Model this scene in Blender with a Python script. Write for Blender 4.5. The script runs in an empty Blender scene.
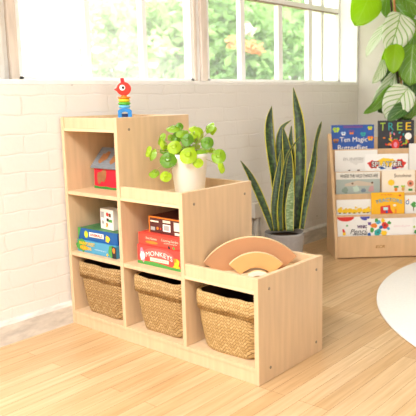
import bpy, bmesh, math, random
from mathutils import Vector, Matrix
random.seed(7)
SC = bpy.context.scene
COL = SC.collection
PI = math.pi
R = math.radians
# ------------------------------------------------------------------ camera
F_PX, PPX, PPY = 641.465, 244.425, 201.678
CAM = Vector((-1.627, -2.3115, 0.9912))
RT = Vector((0.63122318, -0.77543035, -0.01628113))
UP = Vector((0.13795052, 0.09158939, 0.98619523))
FW = Vector((0.76323453, 0.62475528, -0.16478436))
cd = bpy.data.cameras.new('camera')
cam = bpy.data.objects.new('camera', cd)
COL.objects.link(cam)
cam.matrix_world = Matrix(((RT.x, UP.x, -FW.x, CAM.x), (RT.y, UP.y, -FW.y, CAM.y), (RT.z, UP.z, -FW.z, CAM.z), (0, 0, 0, 1)))
cd.sensor_width = 36
cd.lens = F_PX / 416 * 36
cd.shift_x = (208 - PPX) / 416
cd.shift_y = (PPY - 208) / 416
cd.clip_end = 200
cd.dof.use_dof = True
cd.dof.focus_distance = 2.75
cd.dof.aperture_fstop = 4.5
SC.camera = cam


def ray(px, py):
    return FW + RT * ((px - PPX) / F_PX) - UP * ((py - PPY) / F_PX)


def at(px, py, axis, v):
    """the point of the world plane axis = v that is seen at a pixel"""
    d = ray(px, py)
    return CAM + d * ((v - CAM[axis]) / d[axis])


def atd(px, py, z):
    """the point at depth z"""
    return CAM + ray(px, py) * z


def depth(p):
    return (Vector(p) - CAM).dot(FW)


# --------------------------------------------------------------- materials
def lin(h):
    if isinstance(h, str):
        h = [int(h[i:i + 2], 16) / 255 for i in (0, 2, 4)]
    return tuple(c / 12.92 if c <= .04045 else ((c + .055) / 1.055) ** 2.4 for c in h)


MATS = {}


def mat(name, hexc, rough=.6, spec=.3, **k):
    if name in MATS:
        return MATS[name]
    m = bpy.data.materials.new(name)
    m.use_nodes = True
    nt = m.node_tree
    b = nt.nodes['Principled BSDF']
    c = lin(hexc)
    b.inputs['Base Color'].default_value = (*c, 1)
    b.inputs['Roughness'].default_value = rough
    b.inputs['Specular IOR Level'].default_value = spec
    if k.get('vary'):   # mild mottling
        n = nt.nodes.new('ShaderNodeTexNoise')
        n.inputs['Scale'].default_value = k.get('vscale', 20)
        n.inputs['Detail'].default_value = 4
        tc = nt.nodes.new('ShaderNodeTexCoord')
        mp = nt.nodes.new('ShaderNodeMapping')
        mp.inputs['Scale'].default_value = k.get('stretch', (1, 1, 1))
        nt.links.new(tc.outputs['Object'], mp.inputs['Vector'])
        nt.links.new(mp.outputs['Vector'], n.inputs['Vector'])
        r = nt.nodes.new('ShaderNodeValToRGB')
        v = k['vary']
        r.color_ramp.elements[0].position = .3
        r.color_ramp.elements[1].position = .7
        r.color_ramp.elements[0].color = (*[x * (1 - v) for x in c], 1)
        r.color_ramp.elements[1].color = (*[min(1, x * (1 + v)) for x in c], 1)
        nt.links.new(n.outputs['Fac'], r.inputs['Fac'])
        nt.links.new(r.outputs['Color'], b.inputs['Base Color'])
        if k.get('bump'):
            bp = nt.nodes.new('ShaderNodeBump')
            bp.inputs['Strength'].default_value = k['bump']
            bp.inputs['Distance'].default_value = .004
            nt.links.new(n.outputs['Fac'], bp.inputs['Height'])
            nt.links.new(bp.outputs['Normal'], b.inputs['Normal'])
    if k.get('translucent'):
        out = nt.nodes['Material Output']
        t = nt.nodes.new('ShaderNodeBsdfTranslucent')
        tc_ = lin(k.get('tcol', hexc))
        t.inputs['Color'].default_value = (*tc_, 1)
        mx = nt.nodes.new('ShaderNodeMixShader')
        mx.inputs['Fac'].default_value = k['translucent']
        nt.links.new(b.outputs[0], mx.inputs[1])
        nt.links.new(t.outputs[0], mx.inputs[2])
        nt.links.new(mx.outputs[0], out.inputs['Surface'])
    if k.get('metal'):
        b.inputs['Metallic'].default_value = k['metal']
    MATS[name] = m
    return m


def brick_mat(name):
    """thickly painted old brick wall"""
    m = bpy.data.materials.new(name)
    m.use_nodes = True
    nt = m.node_tree
    N, L = nt.nodes.new, nt.links.new
    b = nt.nodes['Principled BSDF']
    b.inputs['Roughness'].default_value = .75
    b.inputs['Specular IOR Level'].default_value = .2
    tc = N('ShaderNodeTexCoord')
    sp = N('ShaderNodeSeparateXYZ')
    cb = N('ShaderNodeCombineXYZ')
    L(tc.outputs['Object'], sp.inputs[0])
    ad = N('ShaderNodeMath')
    L(sp.outputs['X'], ad.inputs[0])
    L(sp.outputs['Y'], ad.inputs[1])
    L(ad.outputs[0], cb.inputs['X'])
    L(sp.outputs['Z'], cb.inputs['Y'])
    wob = N('ShaderNodeTexNoise')
    wob.inputs['Scale'].default_value = 9
    L(tc.outputs['Object'], wob.inputs['Vector'])
    mx = N('ShaderNodeVectorMath')
    mx.operation = 'MULTIPLY_ADD'
    mx.inputs[1].default_value = (.035, .026, 0)
    L(wob.outputs['Color'], mx.inputs[0])
    L(cb.outputs[0], mx.inputs[2])
    br = N('ShaderNodeTexBrick')
    br.inputs['Scale'].default_value = 1
    br.inputs['Brick Width'].default_value = .225
    br.inputs['Row Height'].default_value = .078
    br.inputs['Mortar Size'].default_value = .006
    br.inputs['Mortar Smooth'].default_value = .9
    L(mx.outputs[0], br.inputs['Vector'])
    big = N('ShaderNodeTexNoise')
    big.inputs['Scale'].default_value = 5
    big.inputs['Detail'].default_value = 6
    L(tc.outputs['Object'], big.inputs['Vector'])
    fine = N('ShaderNodeTexNoise')
    fine.inputs['Scale'].default_value = 60
    fine.inputs['Detail'].default_value = 3
    L(tc.outputs['Object'], fine.inputs['Vector'])
    # mortar line strength broken up by noise
    rp = N('ShaderNodeValToRGB')
    rp.color_ramp.elements[0].position = .44
    rp.color_ramp.elements[1].position = .72
    L(big.outputs['Fac'], rp.inputs['Fac'])
    mm = N('ShaderNodeMath')
    mm.operation = 'MULTIPLY'
    L(br.outputs['Fac'], mm.inputs[0])
    L(rp.outputs['Color'], mm.inputs[1])
    cr = N('ShaderNodeMixRGB')
    cr.inputs[1].default_value = (*lin('EBE7E1'), 1)
    cr.inputs[2].default_value = (*lin('E1DBD2'), 1)
    L(mm.outputs[0], cr.inputs[0])
    # small chips in the paint
    vo = N('ShaderNodeTexVoronoi')
    vo.inputs['Scale'].default_value = 5.5
    vo.inputs['Randomness'].default_value = 1
    L(mx.outputs[0], vo.inputs['Vector'])
    rp2 = N('ShaderNodeValToRGB')
    rp2.color_ramp.elements[0].position = .03
    rp2.color_ramp.elements[0].color = (1, 1, 1, 1)
    rp2.color_ramp.elements[1].position = .045
    rp2.color_ramp.elements[1].color = (0, 0, 0, 1)
    L(vo.outputs['Distance'], rp2.inputs['Fac'])
    c2 = N('ShaderNodeMixRGB')
    c2.inputs[2].default_value = (*lin('8F8478'), 1)
    L(rp2.outputs['Color'], c2.inputs[0])
    L(cr.outputs[0], c2.inputs[1])
    L(c2.outputs[0], b.inputs['Base Color'])
    h = N('ShaderNodeMath')
    h.operation = 'MULTIPLY_ADD'
    h.inputs[1].default_value = -.28
    L(br.outputs['Fac'], h.inputs[0])
    h2 = N('ShaderNodeMath')
    h2.operation = 'MULTIPLY_ADD'
    h2.inputs[1].default_value = .25
    L(fine.outputs['Fac'], h2.inputs[0])
    L(big.outputs['Fac'], h2.inputs[2])
    L(h2.outputs[0], h.inputs[2])
    bp = N('ShaderNodeBump')
    bp.inputs['Strength'].default_value = .5
    bp.inputs['Distance'].default_value = .006
    L(h.outputs[0], bp.inputs['Height'])
    L(bp.outputs[0], b.inputs['Normal'])
    return m


def floor_mat(name):
    m = bpy.data.materials.new(name)
    m.use_nodes = True
    nt = m.node_tree
    N, L = nt.nodes.new, nt.links.new
    b = nt.nodes['Principled BSDF']
    b.inputs['Roughness'].default_value = .34
    b.inputs['Specular IOR Level'].default_value = .5
    tc = N('ShaderNodeTexCoord')
    br = N('ShaderNodeTexBrick')
    br.inputs['Scale'].default_value = 1
    br.inputs['Brick Width'].default_value = .85
    br.inputs['Row Height'].default_value = .057
    br.inputs['Mortar Size'].default_value = .0009
    br.inputs['Mortar Smooth'].default_value = .3
    br.offset = .37
    br.offset_frequency = 3
    br.inputs['Color1'].default_value = (*lin('D4B68E'), 1)
    br.inputs['Color2'].default_value = (*lin('C6A276'), 1)
    br.inputs['Mortar'].default_value = (*lin('946A42'), 1)
    L(tc.outputs['Object'], br.inputs['Vector'])
    mp = N('ShaderNodeMapping')
    mp.inputs['Scale'].default_value = (1.5, 26, 1)
    L(tc.outputs['Object'], mp.inputs['Vector'])
    n = N('ShaderNodeTexNoise')
    n.inputs['Scale'].default_value = 2.5
    n.inputs['Detail'].default_value = 7
    L(mp.outputs[0], n.inputs['Vector'])
    rp = N('ShaderNodeValToRGB')
    rp.color_ramp.elements[0].position = .3
    rp.color_ramp.elements[0].color = (.86, .80, .72, 1)
    rp.color_ramp.elements[1].position = .62
    rp.color_ramp.elements[1].color = (1.06, 1.06, 1.06, 1)
    L(n.outputs['Fac'], rp.inputs['Fac'])
    mx = N('ShaderNodeMixRGB')
    mx.blend_type = 'MULTIPLY'
    mx.inputs[0].default_value = 1
    L(br.outputs['Color'], mx.inputs[1])
    L(rp.outputs['Color'], mx.inputs[2])
    L(mx.outputs[0], b.inputs['Base Color'])
    bp = N('ShaderNodeBump')
    bp.inputs['Strength'].default_value = .15
    bp.inputs['Distance'].default_value = .001
    bp.invert = True
    L(br.outputs['Fac'], bp.inputs['Height'])
    L(bp.outputs[0], b.inputs['Normal'])
    return m


def weave_mat(name, ca, cb_, cm):
    """diagonally plaited seagrass strips"""
    m = bpy.data.materials.new(name)
    m.use_nodes = True
    nt = m.node_tree
    N, L = nt.nodes.new, nt.links.new
    b = nt.nodes['Principled BSDF']
    b.inputs['Roughness'].default_value = .8
    b.inputs['Specular IOR Level'].default_value = .15
    tc = N('ShaderNodeTexCoord')
    sp = N('ShaderNodeSeparateXYZ')
    L(tc.outputs['Object'], sp.inputs[0])
    ad = N('ShaderNodeMath')
    L(sp.outputs['X'], ad.inputs[0])
    L(sp.outputs['Y'], ad.inputs[1])
    pp = N('ShaderNodeMath')
    pp.operation = 'PINGPONG'
    pp.inputs[1].default_value = .026
    L(ad.outputs[0], pp.inputs[0])
    cb = N('ShaderNodeCombineXYZ')
    L(pp.outputs[0], cb.inputs['X'])
    L(sp.outputs['Z'], cb.inputs['Y'])
    mp = N('ShaderNodeMapping')
    mp.inputs['Rotation'].default_value = (0, 0, R(45))
    L(cb.outputs[0], mp.inputs['Vector'])
    wob = N('ShaderNodeTexNoise')
    wob.inputs['Scale'].default_value = 40
    L(tc.outputs['Object'], wob.inputs['Vector'])
    mx = N('ShaderNodeVectorMath')
    mx.operation = 'MULTIPLY_ADD'
    mx.inputs[1].default_value = (.003, .003, 0)
    L(wob.outputs['Color'], mx.inputs[0])
    L(mp.outputs[0], mx.inputs[2])
    br = N('ShaderNodeTexBrick')
    br.inputs['Scale'].default_value = 1
    br.inputs['Brick Width'].default_value = .017
    br.inputs['Row Height'].default_value = .0086
    br.inputs['Mortar Size'].default_value = .0013
    br.inputs['Mortar Smooth'].default_value = .8
    br.inputs['Color1'].default_value = (*lin(ca), 1)
    br.inputs['Color2'].default_value = (*lin(cb_), 1)
    br.inputs['Mortar'].default_value = (*lin(cm), 1)
    L(mx.outputs[0], br.inputs['Vector'])
    L(br.outputs['Color'], b.inputs['Base Color'])
    bp = N('ShaderNodeBump')
    bp.inputs['Strength'].default_value = .7
    bp.inputs['Distance'].default_value = .003
    bp.invert = True
    L(br.outputs['Fac'], bp.inputs['Height'])
    L(bp.outputs[0], b.inputs['Normal'])
    return m


def snake_mat(name, dark, light, edge):
    m = bpy.data.materials.new(name)
    m.use_nodes = True
    nt = m.node_tree
    N, L = nt.nodes.new, nt.links.new
    b = nt.nodes['Principled BSDF']
    b.inputs['Roughness'].default_value = .4
    uv = N('ShaderNodeUVMap')
    uv.uv_map = 'UVMap'
    sp = N('ShaderNodeSeparateXYZ')
    L(uv.outputs[0], sp.inputs[0])
    mp = N('ShaderNodeMapping')
    mp.inputs['Scale'].default_value = (2.2, 26, 1)
    L(uv.outputs[0], mp.inputs['Vector'])
    n = N('ShaderNodeTexNoise')
    n.inputs['Scale'].default_value = 1
    n.inputs['Detail'].default_value = 3
    n.inputs['Distortion'].default_value = .6
    L(mp.outputs[0], n.inputs['Vector'])
    rp = N('ShaderNodeValToRGB')
    rp.color_ramp.elements[0].position = .46
    rp.color_ramp.elements[0].color = (*lin(dark), 1)
    rp.color_ramp.elements[1].position = .62
    rp.color_ramp.elements[1].color = (*lin(light), 1)
    L(n.outputs['Fac'], rp.inputs['Fac'])
    sub = N('ShaderNodeMath')
    sub.operation = 'SUBTRACT'
    sub.inputs[1].default_value = .5
    L(sp.outputs['X'], sub.inputs[0])
    ab = N('ShaderNodeMath')
    ab.operation = 'ABSOLUTE'
    L(sub.outputs[0], ab.inputs[0])
    gt = N('ShaderNodeMath')
    gt.operation = 'GREATER_THAN'
    gt.inputs[1].default_value = .40
    L(ab.outputs[0], gt.inputs[0])
    mx = N('ShaderNodeMixRGB')
    mx.inputs[2].default_value = (*lin(edge), 1)
    L(gt.outputs[0], mx.inputs[0])
    L(rp.outputs[0], mx.inputs[1])
    L(mx.outputs[0], b.inputs['Base Color'])
    return m


def veined_leaf_mat(name, base, vein, trans, tcol, rough=.35, vw=.007):
    """broad leaf with a pale midrib and side veins, from the leaf's own UV"""
    m = bpy.data.materials.new(name)
    m.use_nodes = True
    nt = m.node_tree
    N, L = nt.nodes.new, nt.links.new
    b = nt.nodes['Principled BSDF']
    b.inputs['Roughness'].default_value = rough
    b.inputs['Specular IOR Level'].default_value = .6
    uv = N('ShaderNodeUVMap')
    uv.uv_map = 'UVMap'
    sp = N('ShaderNodeSeparateXYZ')
    L(uv.outputs[0], sp.inputs[0])
    sub = N('ShaderNodeMath')
    sub.operation = 'SUBTRACT'
    sub.inputs[1].default_value = .5
    L(sp.outputs['X'], sub.inputs[0])
    ab = N('ShaderNodeMath')
    ab.operation = 'ABSOLUTE'
    L(sub.outputs[0], ab.inputs[0])
    # side veins: v - |u| repeats
    s2 = N('ShaderNodeMath')
    s2.operation = 'SUBTRACT'
    L(sp.outputs['Y'], s2.inputs[0])
    L(ab.outputs[0], s2.inputs[1])
    fr = N('ShaderNodeMath')
    fr.operation = 'PINGPONG'
    fr.inputs[1].default_value = .095
    L(s2.outputs[0], fr.inputs[0])
    l1 = N('ShaderNodeMath')
    l1.operation = 'LESS_THAN'
    l1.inputs[1].default_value = vw
    L(fr.outputs[0], l1.inputs[0])
    l2 = N('ShaderNodeMath')
    l2.operation = 'LESS_THAN'
    l2.inputs[1].default_value = .02
    L(ab.outputs[0], l2.inputs[0])
    mxx = N('ShaderNodeMath')
    mxx.operation = 'MAXIMUM'
    L(l1.outputs[0], mxx.inputs[0])
    L(l2.outputs[0], mxx.inputs[1])
    mx = N('ShaderNodeMixRGB')
    mx.inputs[1].default_value = (*lin(base), 1)
    mx.inputs[2].default_value = (*lin(vein), 1)
    L(mxx.outputs[0], mx.inputs[0])
    L(mx.outputs[0], b.inputs['Base Color'])
    t = N('ShaderNodeBsdfTranslucent')
    t.inputs['Color'].default_value = (*lin(tcol), 1)
    ms = N('ShaderNodeMixShader')
    ms.inputs['Fac'].default_value = trans
    L(b.outputs[0], ms.inputs[1])
    L(t.outputs[0], ms.inputs[2])
    L(ms.outputs[0], nt.nodes['Material Output'].inputs['Surface'])
    return m


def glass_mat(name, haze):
    """thin window pane, outdoor glare painted in as a white haze"""
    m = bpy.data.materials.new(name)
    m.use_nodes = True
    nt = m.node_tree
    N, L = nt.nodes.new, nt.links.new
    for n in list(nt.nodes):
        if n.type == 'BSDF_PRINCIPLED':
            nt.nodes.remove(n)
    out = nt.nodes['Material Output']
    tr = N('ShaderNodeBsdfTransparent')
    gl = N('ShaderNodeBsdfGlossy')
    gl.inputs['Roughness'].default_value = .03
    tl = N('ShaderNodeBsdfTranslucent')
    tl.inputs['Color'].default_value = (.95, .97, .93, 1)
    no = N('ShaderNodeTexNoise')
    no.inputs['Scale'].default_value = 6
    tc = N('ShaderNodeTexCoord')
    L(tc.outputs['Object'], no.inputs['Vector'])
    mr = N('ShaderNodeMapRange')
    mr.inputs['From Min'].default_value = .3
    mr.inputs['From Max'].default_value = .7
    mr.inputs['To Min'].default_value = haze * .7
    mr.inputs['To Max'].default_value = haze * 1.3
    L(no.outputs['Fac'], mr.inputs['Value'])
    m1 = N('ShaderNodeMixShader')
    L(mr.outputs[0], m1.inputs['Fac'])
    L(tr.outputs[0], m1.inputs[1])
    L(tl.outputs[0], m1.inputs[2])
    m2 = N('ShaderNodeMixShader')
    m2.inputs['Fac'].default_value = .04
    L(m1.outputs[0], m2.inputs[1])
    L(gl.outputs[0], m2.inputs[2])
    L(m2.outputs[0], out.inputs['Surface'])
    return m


# ------------------------------------------------------------ mesh helpers
class MB:
    def __init__(self):
        self.bm = bmesh.new()
        self.uv = self.bm.loops.layers.uv.new('UVMap')

    def face(self, pts, mi=0, smooth=False, uvs=None):
        vs = [self.bm.verts.new(p) for p in pts]
        f = self.bm.faces.new(vs)
        f.material_index = mi
        f.smooth = smooth
        if uvs:
            for l, q in zip(f.loops, uvs):
                l[self.uv].uv = q
        return f

    def box(self, x0, x1, y0, y1, z0, z1, mi=0):
        v = [self.bm.verts.new(p) for p in ((x0, y0, z0), (x1, y0, z0), (x1, y1, z0), (x0, y1, z0),
                                            (x0, y0, z1), (x1, y0, z1), (x1, y1, z1), (x0, y1, z1))]
        for q in ((0, 3, 2, 1), (4, 5, 6, 7), (0, 1, 5, 4), (1, 2, 6, 5), (2, 3, 7, 6), (3, 0, 4, 7)):
            f = self.bm.faces.new([v[i] for i in q])
            f.material_index = mi
        return self

    def grid(self, rows, mi=0, smooth=True, closed=False, cap0=False, cap1=False, uvrows=None):
        V = [[self.bm.verts.new(p) for p in r] for r in rows]
        n = len(rows[0])
        for i in range(len(rows) - 1):
            for j in range(n if closed else n - 1):
                k = (j + 1) % n
                f = self.bm.faces.new((V[i][j], V[i][k], V[i + 1][k], V[i + 1][j]))
                f.material_index = mi
                f.smooth = smooth
                if uvrows:
                    for l, q in zip(f.loops, (uvrows[i][j], uvrows[i][k], uvrows[i + 1][k], uvrows[i + 1][j])):
                        l[self.uv].uv = q
        if cap0:
            f = self.bm.faces.new(list(reversed(V[0])))
            f.material_index = mi
        if cap1:
            f = self.bm.faces.new(V[-1])
            f.material_index = mi
        return self

    def lathe(self, prof, c=(0, 0, 0), n=32, mi=0, smooth=True, cap0=True, cap1=True, axis=None):
        rows = []
        for r, z in prof:
            rows.append([Vector((c[0] + r * math.cos(2 * PI * j / n), c[1] + r * math.sin(2 * PI * j / n), c[2] + z)) for j in range(n)])
        self.grid(rows, mi, smooth, True, cap0, cap1)
        return self

    def tube(self, path, rad, n=8, mi=0):
        path = [Vector(p) for p in path]
        rows = []
        for i, p in enumerate(path):
            t = (path[min(i + 1, len(path) - 1)] - path[max(i - 1, 0)]).normalized()
            a = t.orthogonal() if i == 0 else rows_a
            a = (a - t * a.dot(t)).normalized()
            rows_a = a
            b = t.cross(a)
            r = rad[i] if isinstance(rad, (list, tuple)) else rad
            rows.append([p + (a * math.cos(2 * PI * j / n) + b * math.sin(2 * PI * j / n)) * r for j in range(n)])
        self.grid(rows, mi, True, True, True, True)
        return self

    def prism(self, pts, n, th, mi=0, mside=None):
        """a 3D outline extruded by th along n"""
        n = Vector(n)
        a = [self.bm.verts.new(p) for p in pts]
        b = [self.bm.verts.new(Vector(p) + n * th) for p in pts]
        f = self.bm.faces.new(a)
        f.material_index = mi
        f = self.bm.faces.new(list(reversed(b)))
        f.material_index = mi
        for i in range(len(a)):
            j = (i + 1) % len(a)
            f = self.bm.faces.new((a[j], a[i], b[i], b[j]))
            f.material_index = mi if mside is None else mside
        return self

    def sphere(self, c, r, mi=0, n=16, sc=(1, 1, 1)):
        rows = []
        for i in range(1, n // 2):
            t = PI * i / (n // 2)
            rows.append([Vector((c[0] + r * sc[0] * math.sin(t) * math.cos(2 * PI * j / n), c[1] + r * sc[1] * math.sin(t) * math.sin(2 * PI * j / n), c[2] - r * sc[2] * math.cos(t))) for j in range(n)])
        self.grid(rows, mi, True, True, True, True)
        return self

    def build(self, name, mats, parent=None, world=False, bevel=0, recalc=True, shade=False):
        if recalc:
            bmesh.ops.recalc_face_normals(self.bm, faces=self.bm.faces)
        me = bpy.data.meshes.new(name)
        self.bm.to_mesh(me)
        self.bm.free()
        for m in (mats if isinstance(mats, (list, tuple)) else [mats]):
            me.materials.append(m)
        o = bpy.data.objects.new(name, me)
        COL.objects.link(o)
        if parent is not None:
            if world:
                root = parent
                M = Matrix.Identity(4)
                while root is not None:
                    M = root.matrix_basis @ M
                    root = root.parent
                me.transform(M.inverted())
            o.parent = parent
        if bevel:
            bv = o.modifiers.new('bevel', 'BEVEL')
            bv.width = bevel
            bv.segments = 2
            bv.limit_method = 'ANGLE'
        return o


def tag(o, label, cat, group=None, kind=None):
    o['label'] = label
    o['category'] = cat
    if group:
        o['group'] = group
    if kind:
        o['kind'] = kind
    return o


def thing(name, label, cat, loc, rz=0, group=None, tilt=0):
    o = bpy.data.objects.new(name, None)
    COL.objects.link(o)
    o.empty_display_size = .05
    o.location = loc
    o.rotation_euler = (tilt, 0, rz)
    o.matrix_basis = Matrix.Translation(Vector(loc)) @ Matrix.Rotation(rz, 4, 'Z') @ Matrix.Rotation(tilt, 4, 'X')
    return tag(o, label, cat, group)


def struct(o):
    o['kind'] = 'structure'
    return o


def text(name, body, m, parent, x, z, y, width=None, height=None, bold=0, rot=0, shear=0, align='CENTER', spacing=1.0, arch=0):
    """lettering on a local face y = const that looks along -y"""
    cu = bpy.data.curves.new(name, 'FONT')
    cu.body = body
    cu.align_x = align
    cu.align_y = 'CENTER'
    cu.size = 1
    cu.shear = shear
    cu.offset = bold
    cu.space_character = spacing
    cu.resolution_u = 3
    o = bpy.data.objects.new(name, cu)
    COL.objects.link(o)
    bpy.context.view_layer.update()
    me = bpy.data.meshes.new_from_object(o.evaluated_get(bpy.context.evaluated_depsgraph_get()))
    bpy.data.objects.remove(o)
    xs = [v.co.x for v in me.vertices]
    ys = [v.co.y for v in me.vertices]
    w0, h0 = max(xs) - min(xs), max(ys) - min(ys)
    cx_, cy_ = (max(xs) + min(xs)) / 2, (max(ys) + min(ys)) / 2
    sx = width / w0 if width else height / h0
    sy = height / h0 if height else sx
    for v in me.vertices:
        px, pz = (v.co.x - cx_) * sx, (v.co.y - cy_) * sy
        if arch:
            pz += arch * (1 - (2 * px / (w0 * sx)) ** 2)
        c, s = math.cos(rot), math.sin(rot)
        v.co = (x + px * c - pz * s, y, z + px * s + pz * c)
    me.materials.clear()
    me.materials.append(m)
    for p in me.polygons:
        p.material_index = 0
    o = bpy.data.objects.new(name, me)
    COL.objects.link(o)
    o.parent = parent
    return o


def ell(cx, cz, rx, rz, y, n=20, rot=0, a0=0, a1=2 * PI):
    pts = []
    for i in range(n):
        t = a0 + (a1 - a0) * i / (n if a1 - a0 > 6.28 else n - 1)
        px, pz = rx * math.cos(t), rz * math.sin(t)
        pts.append((cx + px * math.cos(rot) - pz * math.sin(rot), y, cz + px * math.sin(rot) + pz * math.cos(rot)))
    return pts


def rect(x0, x1, z0, z1, y):
    return [(x0, y, z0), (x1, y, z0), (x1, y, z1), (x0, y, z1)]


def blob(cx, cz, r, y, n=14, j=.35, sx=1, sz=1):
    return [(cx + r * sx * math.cos(2 * PI * i / n) * (1 + random.uniform(-j, j)), y, cz + r * sz * math.sin(2 * PI * i / n) * (1 + random.uniform(-j, j))) for i in range(n)]


# ------------------------------------------------------- shared materials
M_ply = mat('birch_ply', 'D9BB96', .45, .35, vary=.07, vscale=5, stretch=(9, 9, .8))
M_plyE = mat('birch_ply_pale', 'E6CBA2', .5, .3, vary=.04, vscale=8, stretch=(6, 1, 6))
M_screw = mat('screw_steel', '8E7F6C', .45, .5)
M_white = mat('white_paint', 'F8F6F2', .45, .4, vary=.03, vscale=30)
M_frame = mat('window_white', 'FAF9F6', .5, .4)
M_tan = mat('weathered_post', 'E4D6C9', .6, .3, vary=.12, vscale=14, stretch=(3, 3, .5))
M_brick = brick_mat('painted_brick')
M_floor = floor_mat('maple_strip_floor')

# ------------------------------------------------------------- the setting
WY = .037           # room face of the brick wall
XR = 2.57           # right wall
b = MB()
b.box(-3.2, XR + .1, -5.2, WY + .40, -.12, 0)
struct(b.build('floor', M_floor))
b = MB()
b.box(-3.2, XR + .1, WY, WY + .40, 0, 1.045)
b.box(-3.2, -.30, WY, WY + .40, 1.045, 2.9)
b.box(-.30, XR + .1, WY, WY + .40, 2.25, 2.9)
struct(b.build('wall_back', M_brick))
b = MB()
b.box(2.548, XR + .1, WY + .001, WY + .40, 1.045, 2.25)
struct(b.build('trim_1', M_frame))
b = MB()
b.box(XR, XR + .1, -5.2, WY - .0005, 0, 2.9)
struct(b.build('wall_right', mat('plaster_grey', 'D6D0C6', .8, .2, vary=.03, vscale=6, bump=.1)))
b = MB()
b.box(-3.3, XR + .1, -5.3, WY + .40, 2.9, 3.0)
struct(b.build('ceiling', mat('ceiling_paint', 'B4ACA0', .8, .2)))  # unseen ceiling, darkened to cut the bounce light
b = MB()
b.box(-3.3, -3.2, -5.2, WY + .40, 0, .9)
b.box(-3.3, -3.2, -5.2, WY + .40, 2.75, 2.9)
for y0, y1 in ((-5.2, -2.4), (-.5, WY + .40)):
    b.box(-3.3, -3.2, y0, y1, .9, 2.75)
struct(b.build('wall_left', mat('plaster_taupe', 'A89F94', .8, .2)))  # unseen wall, opening and dark tone set to tune the side light
b = MB()
b.box(-3.3, XR + .1, -5.3, -5.2, 0, .9)
b.box(-3.3, XR + .1, -5.3, -5.2, 2.6, 2.9)
for x0, x1 in ((-3.3, -2.6), (-.9, -.7), (.5, XR + .1)):
    b.box(x0, x1, -5.3, -5.2, .9, 2.6)
struct(b.build('wall_front', MATS['plaster_taupe']))  # unseen wall, openings sized for the fill light
# baseboard, old and chipped towards the floor
mb_ = mat('baseboard_paint', 'D8D3CA', .6, .3, vary=.17, vscale=26, bump=.4, stretch=(.5, 1, 1.6))
b = MB()
b.prism([(-3.2, WY, 0), (-3.2, WY - .020, 0), (-3.2, WY - .020, .082), (-3.2, WY - .012, .092), (-3.2, WY, .098)], (1, 0, 0), XR + 3.2)
bb = struct(b.build('baseboard_back', mb_))
# sill
b = MB()
b.box(-3.2, 2.548, WY + .0015, WY + .40, 1.045, 1.066)
struct(b.build('trim_2', M_white, bevel=.003))

# windows: posts, sashes, glazing bars and panes stand at Y = GY
GY = .20


def gx(px, y=GY):
    return at(px, 50, 1, y)[0]


def window(name, x0, x1, bars, hazes, rail, ext=0):
    root = bpy.data.objects.new(name, None)
    COL.objects.link(root)
    root.location = ((x0 + x1) / 2, GY, 1.066)
    root.matrix_basis = Matrix.Translation(root.location)
    struct(root)
    f = MB()
    zt = 2.25
    f.box(x0, x0 + .022, GY - .02, GY + .03, 1.066, zt)
    f.box(x1 - .022 - ext, x1, GY - .02, GY + .03, 1.066, zt)
    f.box(x0, x1, GY - .02, GY + .03, 1.066, 1.082)
    f.box(x0, x1, GY - .02, GY + .03, zt - .04, zt)
    f.build('window_frame', M_frame, root, True)
    for bx, bw in bars:
        g = MB()
        g.box(bx - bw / 2, bx + bw / 2, GY - .013, GY + .02, 1.08, zt - .04)
        g.build('glazing_bar', M_frame, root, True, bevel=.003)
    if rail:
        g = MB()
        g.box(x0 + .02, x1 - .02, GY - .016, GY + .02, rail, rail + .030, 0)
        g.box(x0 + .02, x1 - .02, GY - .018, GY + .018, rail - .007, rail, 1)
        g.build('meeting_rail', [M_frame, mat('rail_shadow_gap', 'A08C7C', .7, .2)], root, True)
    ed = [x0 + .022] + [q for q, _ in bars] + [x1 - .022 - ext]
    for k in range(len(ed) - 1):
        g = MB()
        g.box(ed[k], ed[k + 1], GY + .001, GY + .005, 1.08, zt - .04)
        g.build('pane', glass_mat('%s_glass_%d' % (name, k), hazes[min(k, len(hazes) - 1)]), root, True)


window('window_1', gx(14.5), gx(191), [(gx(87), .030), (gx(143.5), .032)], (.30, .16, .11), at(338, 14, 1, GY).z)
window('window_2', gx(204), 2.547, [(gx(241.5), .042), (gx(279), .050), (gx(309), .050), (gx(321), .036)], (.055, .055, .055, .06, .75), at(338, 14, 1, GY).z)  # last pane almost opaque, its white haze paints the blown-out glare


def post(name, px0, px1):
    a, c = gx(px0), gx(px1)
    p = MB()
    w = c - a
    p.box(a, a + w * .22, GY - .025, GY + .05, 1.066, 2.25, 0)
    p.box(a + w * .22, a + w * .55, GY - .012, GY + .05, 1.066, 2.25, 1)
    p.box(a + w * .55, c, GY - .028, GY + .05, 1.066, 2.25, 0)
    return struct(p.build(name, [M_tan, M_frame], bevel=.004))


post('trim_3', -5, 14.5)
post('trim_4', 191, 204)
b = MB()
b.box(-.42, gx(-5), GY - .06, GY + .06, 1.066, 2.25)
struct(b.build('trim_5', M_white))

# ---------------------------------------------------- conduit by the wall
t = thing('conduit_pipe', 'short grey conduit pipe on the wall between the shelf unit and the snake plant', 'pipe', (1.31, WY - .022, 0))
m_pipe = mat('conduit_paint', 'C3BBB0', .5, .5, vary=.1, vscale=12)
b = MB()
b.tube([(0, -.012, .0), (0, -.012, .12), (0, -.012, .27)], .014, 12)
b.build('pipe', m_pipe, t)
b = MB()
b.tube([(.034, -.008, .0), (.034, -.008, .27)], .010, 12)
b.build('pipe', m_pipe, t)
b = MB()
b.box(-.035, .06, -.03, .018, .27, .36)
b.build('junction_box', mat('box_paint', 'DAD3C8', .6, .3), t, bevel=.004)

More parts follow.
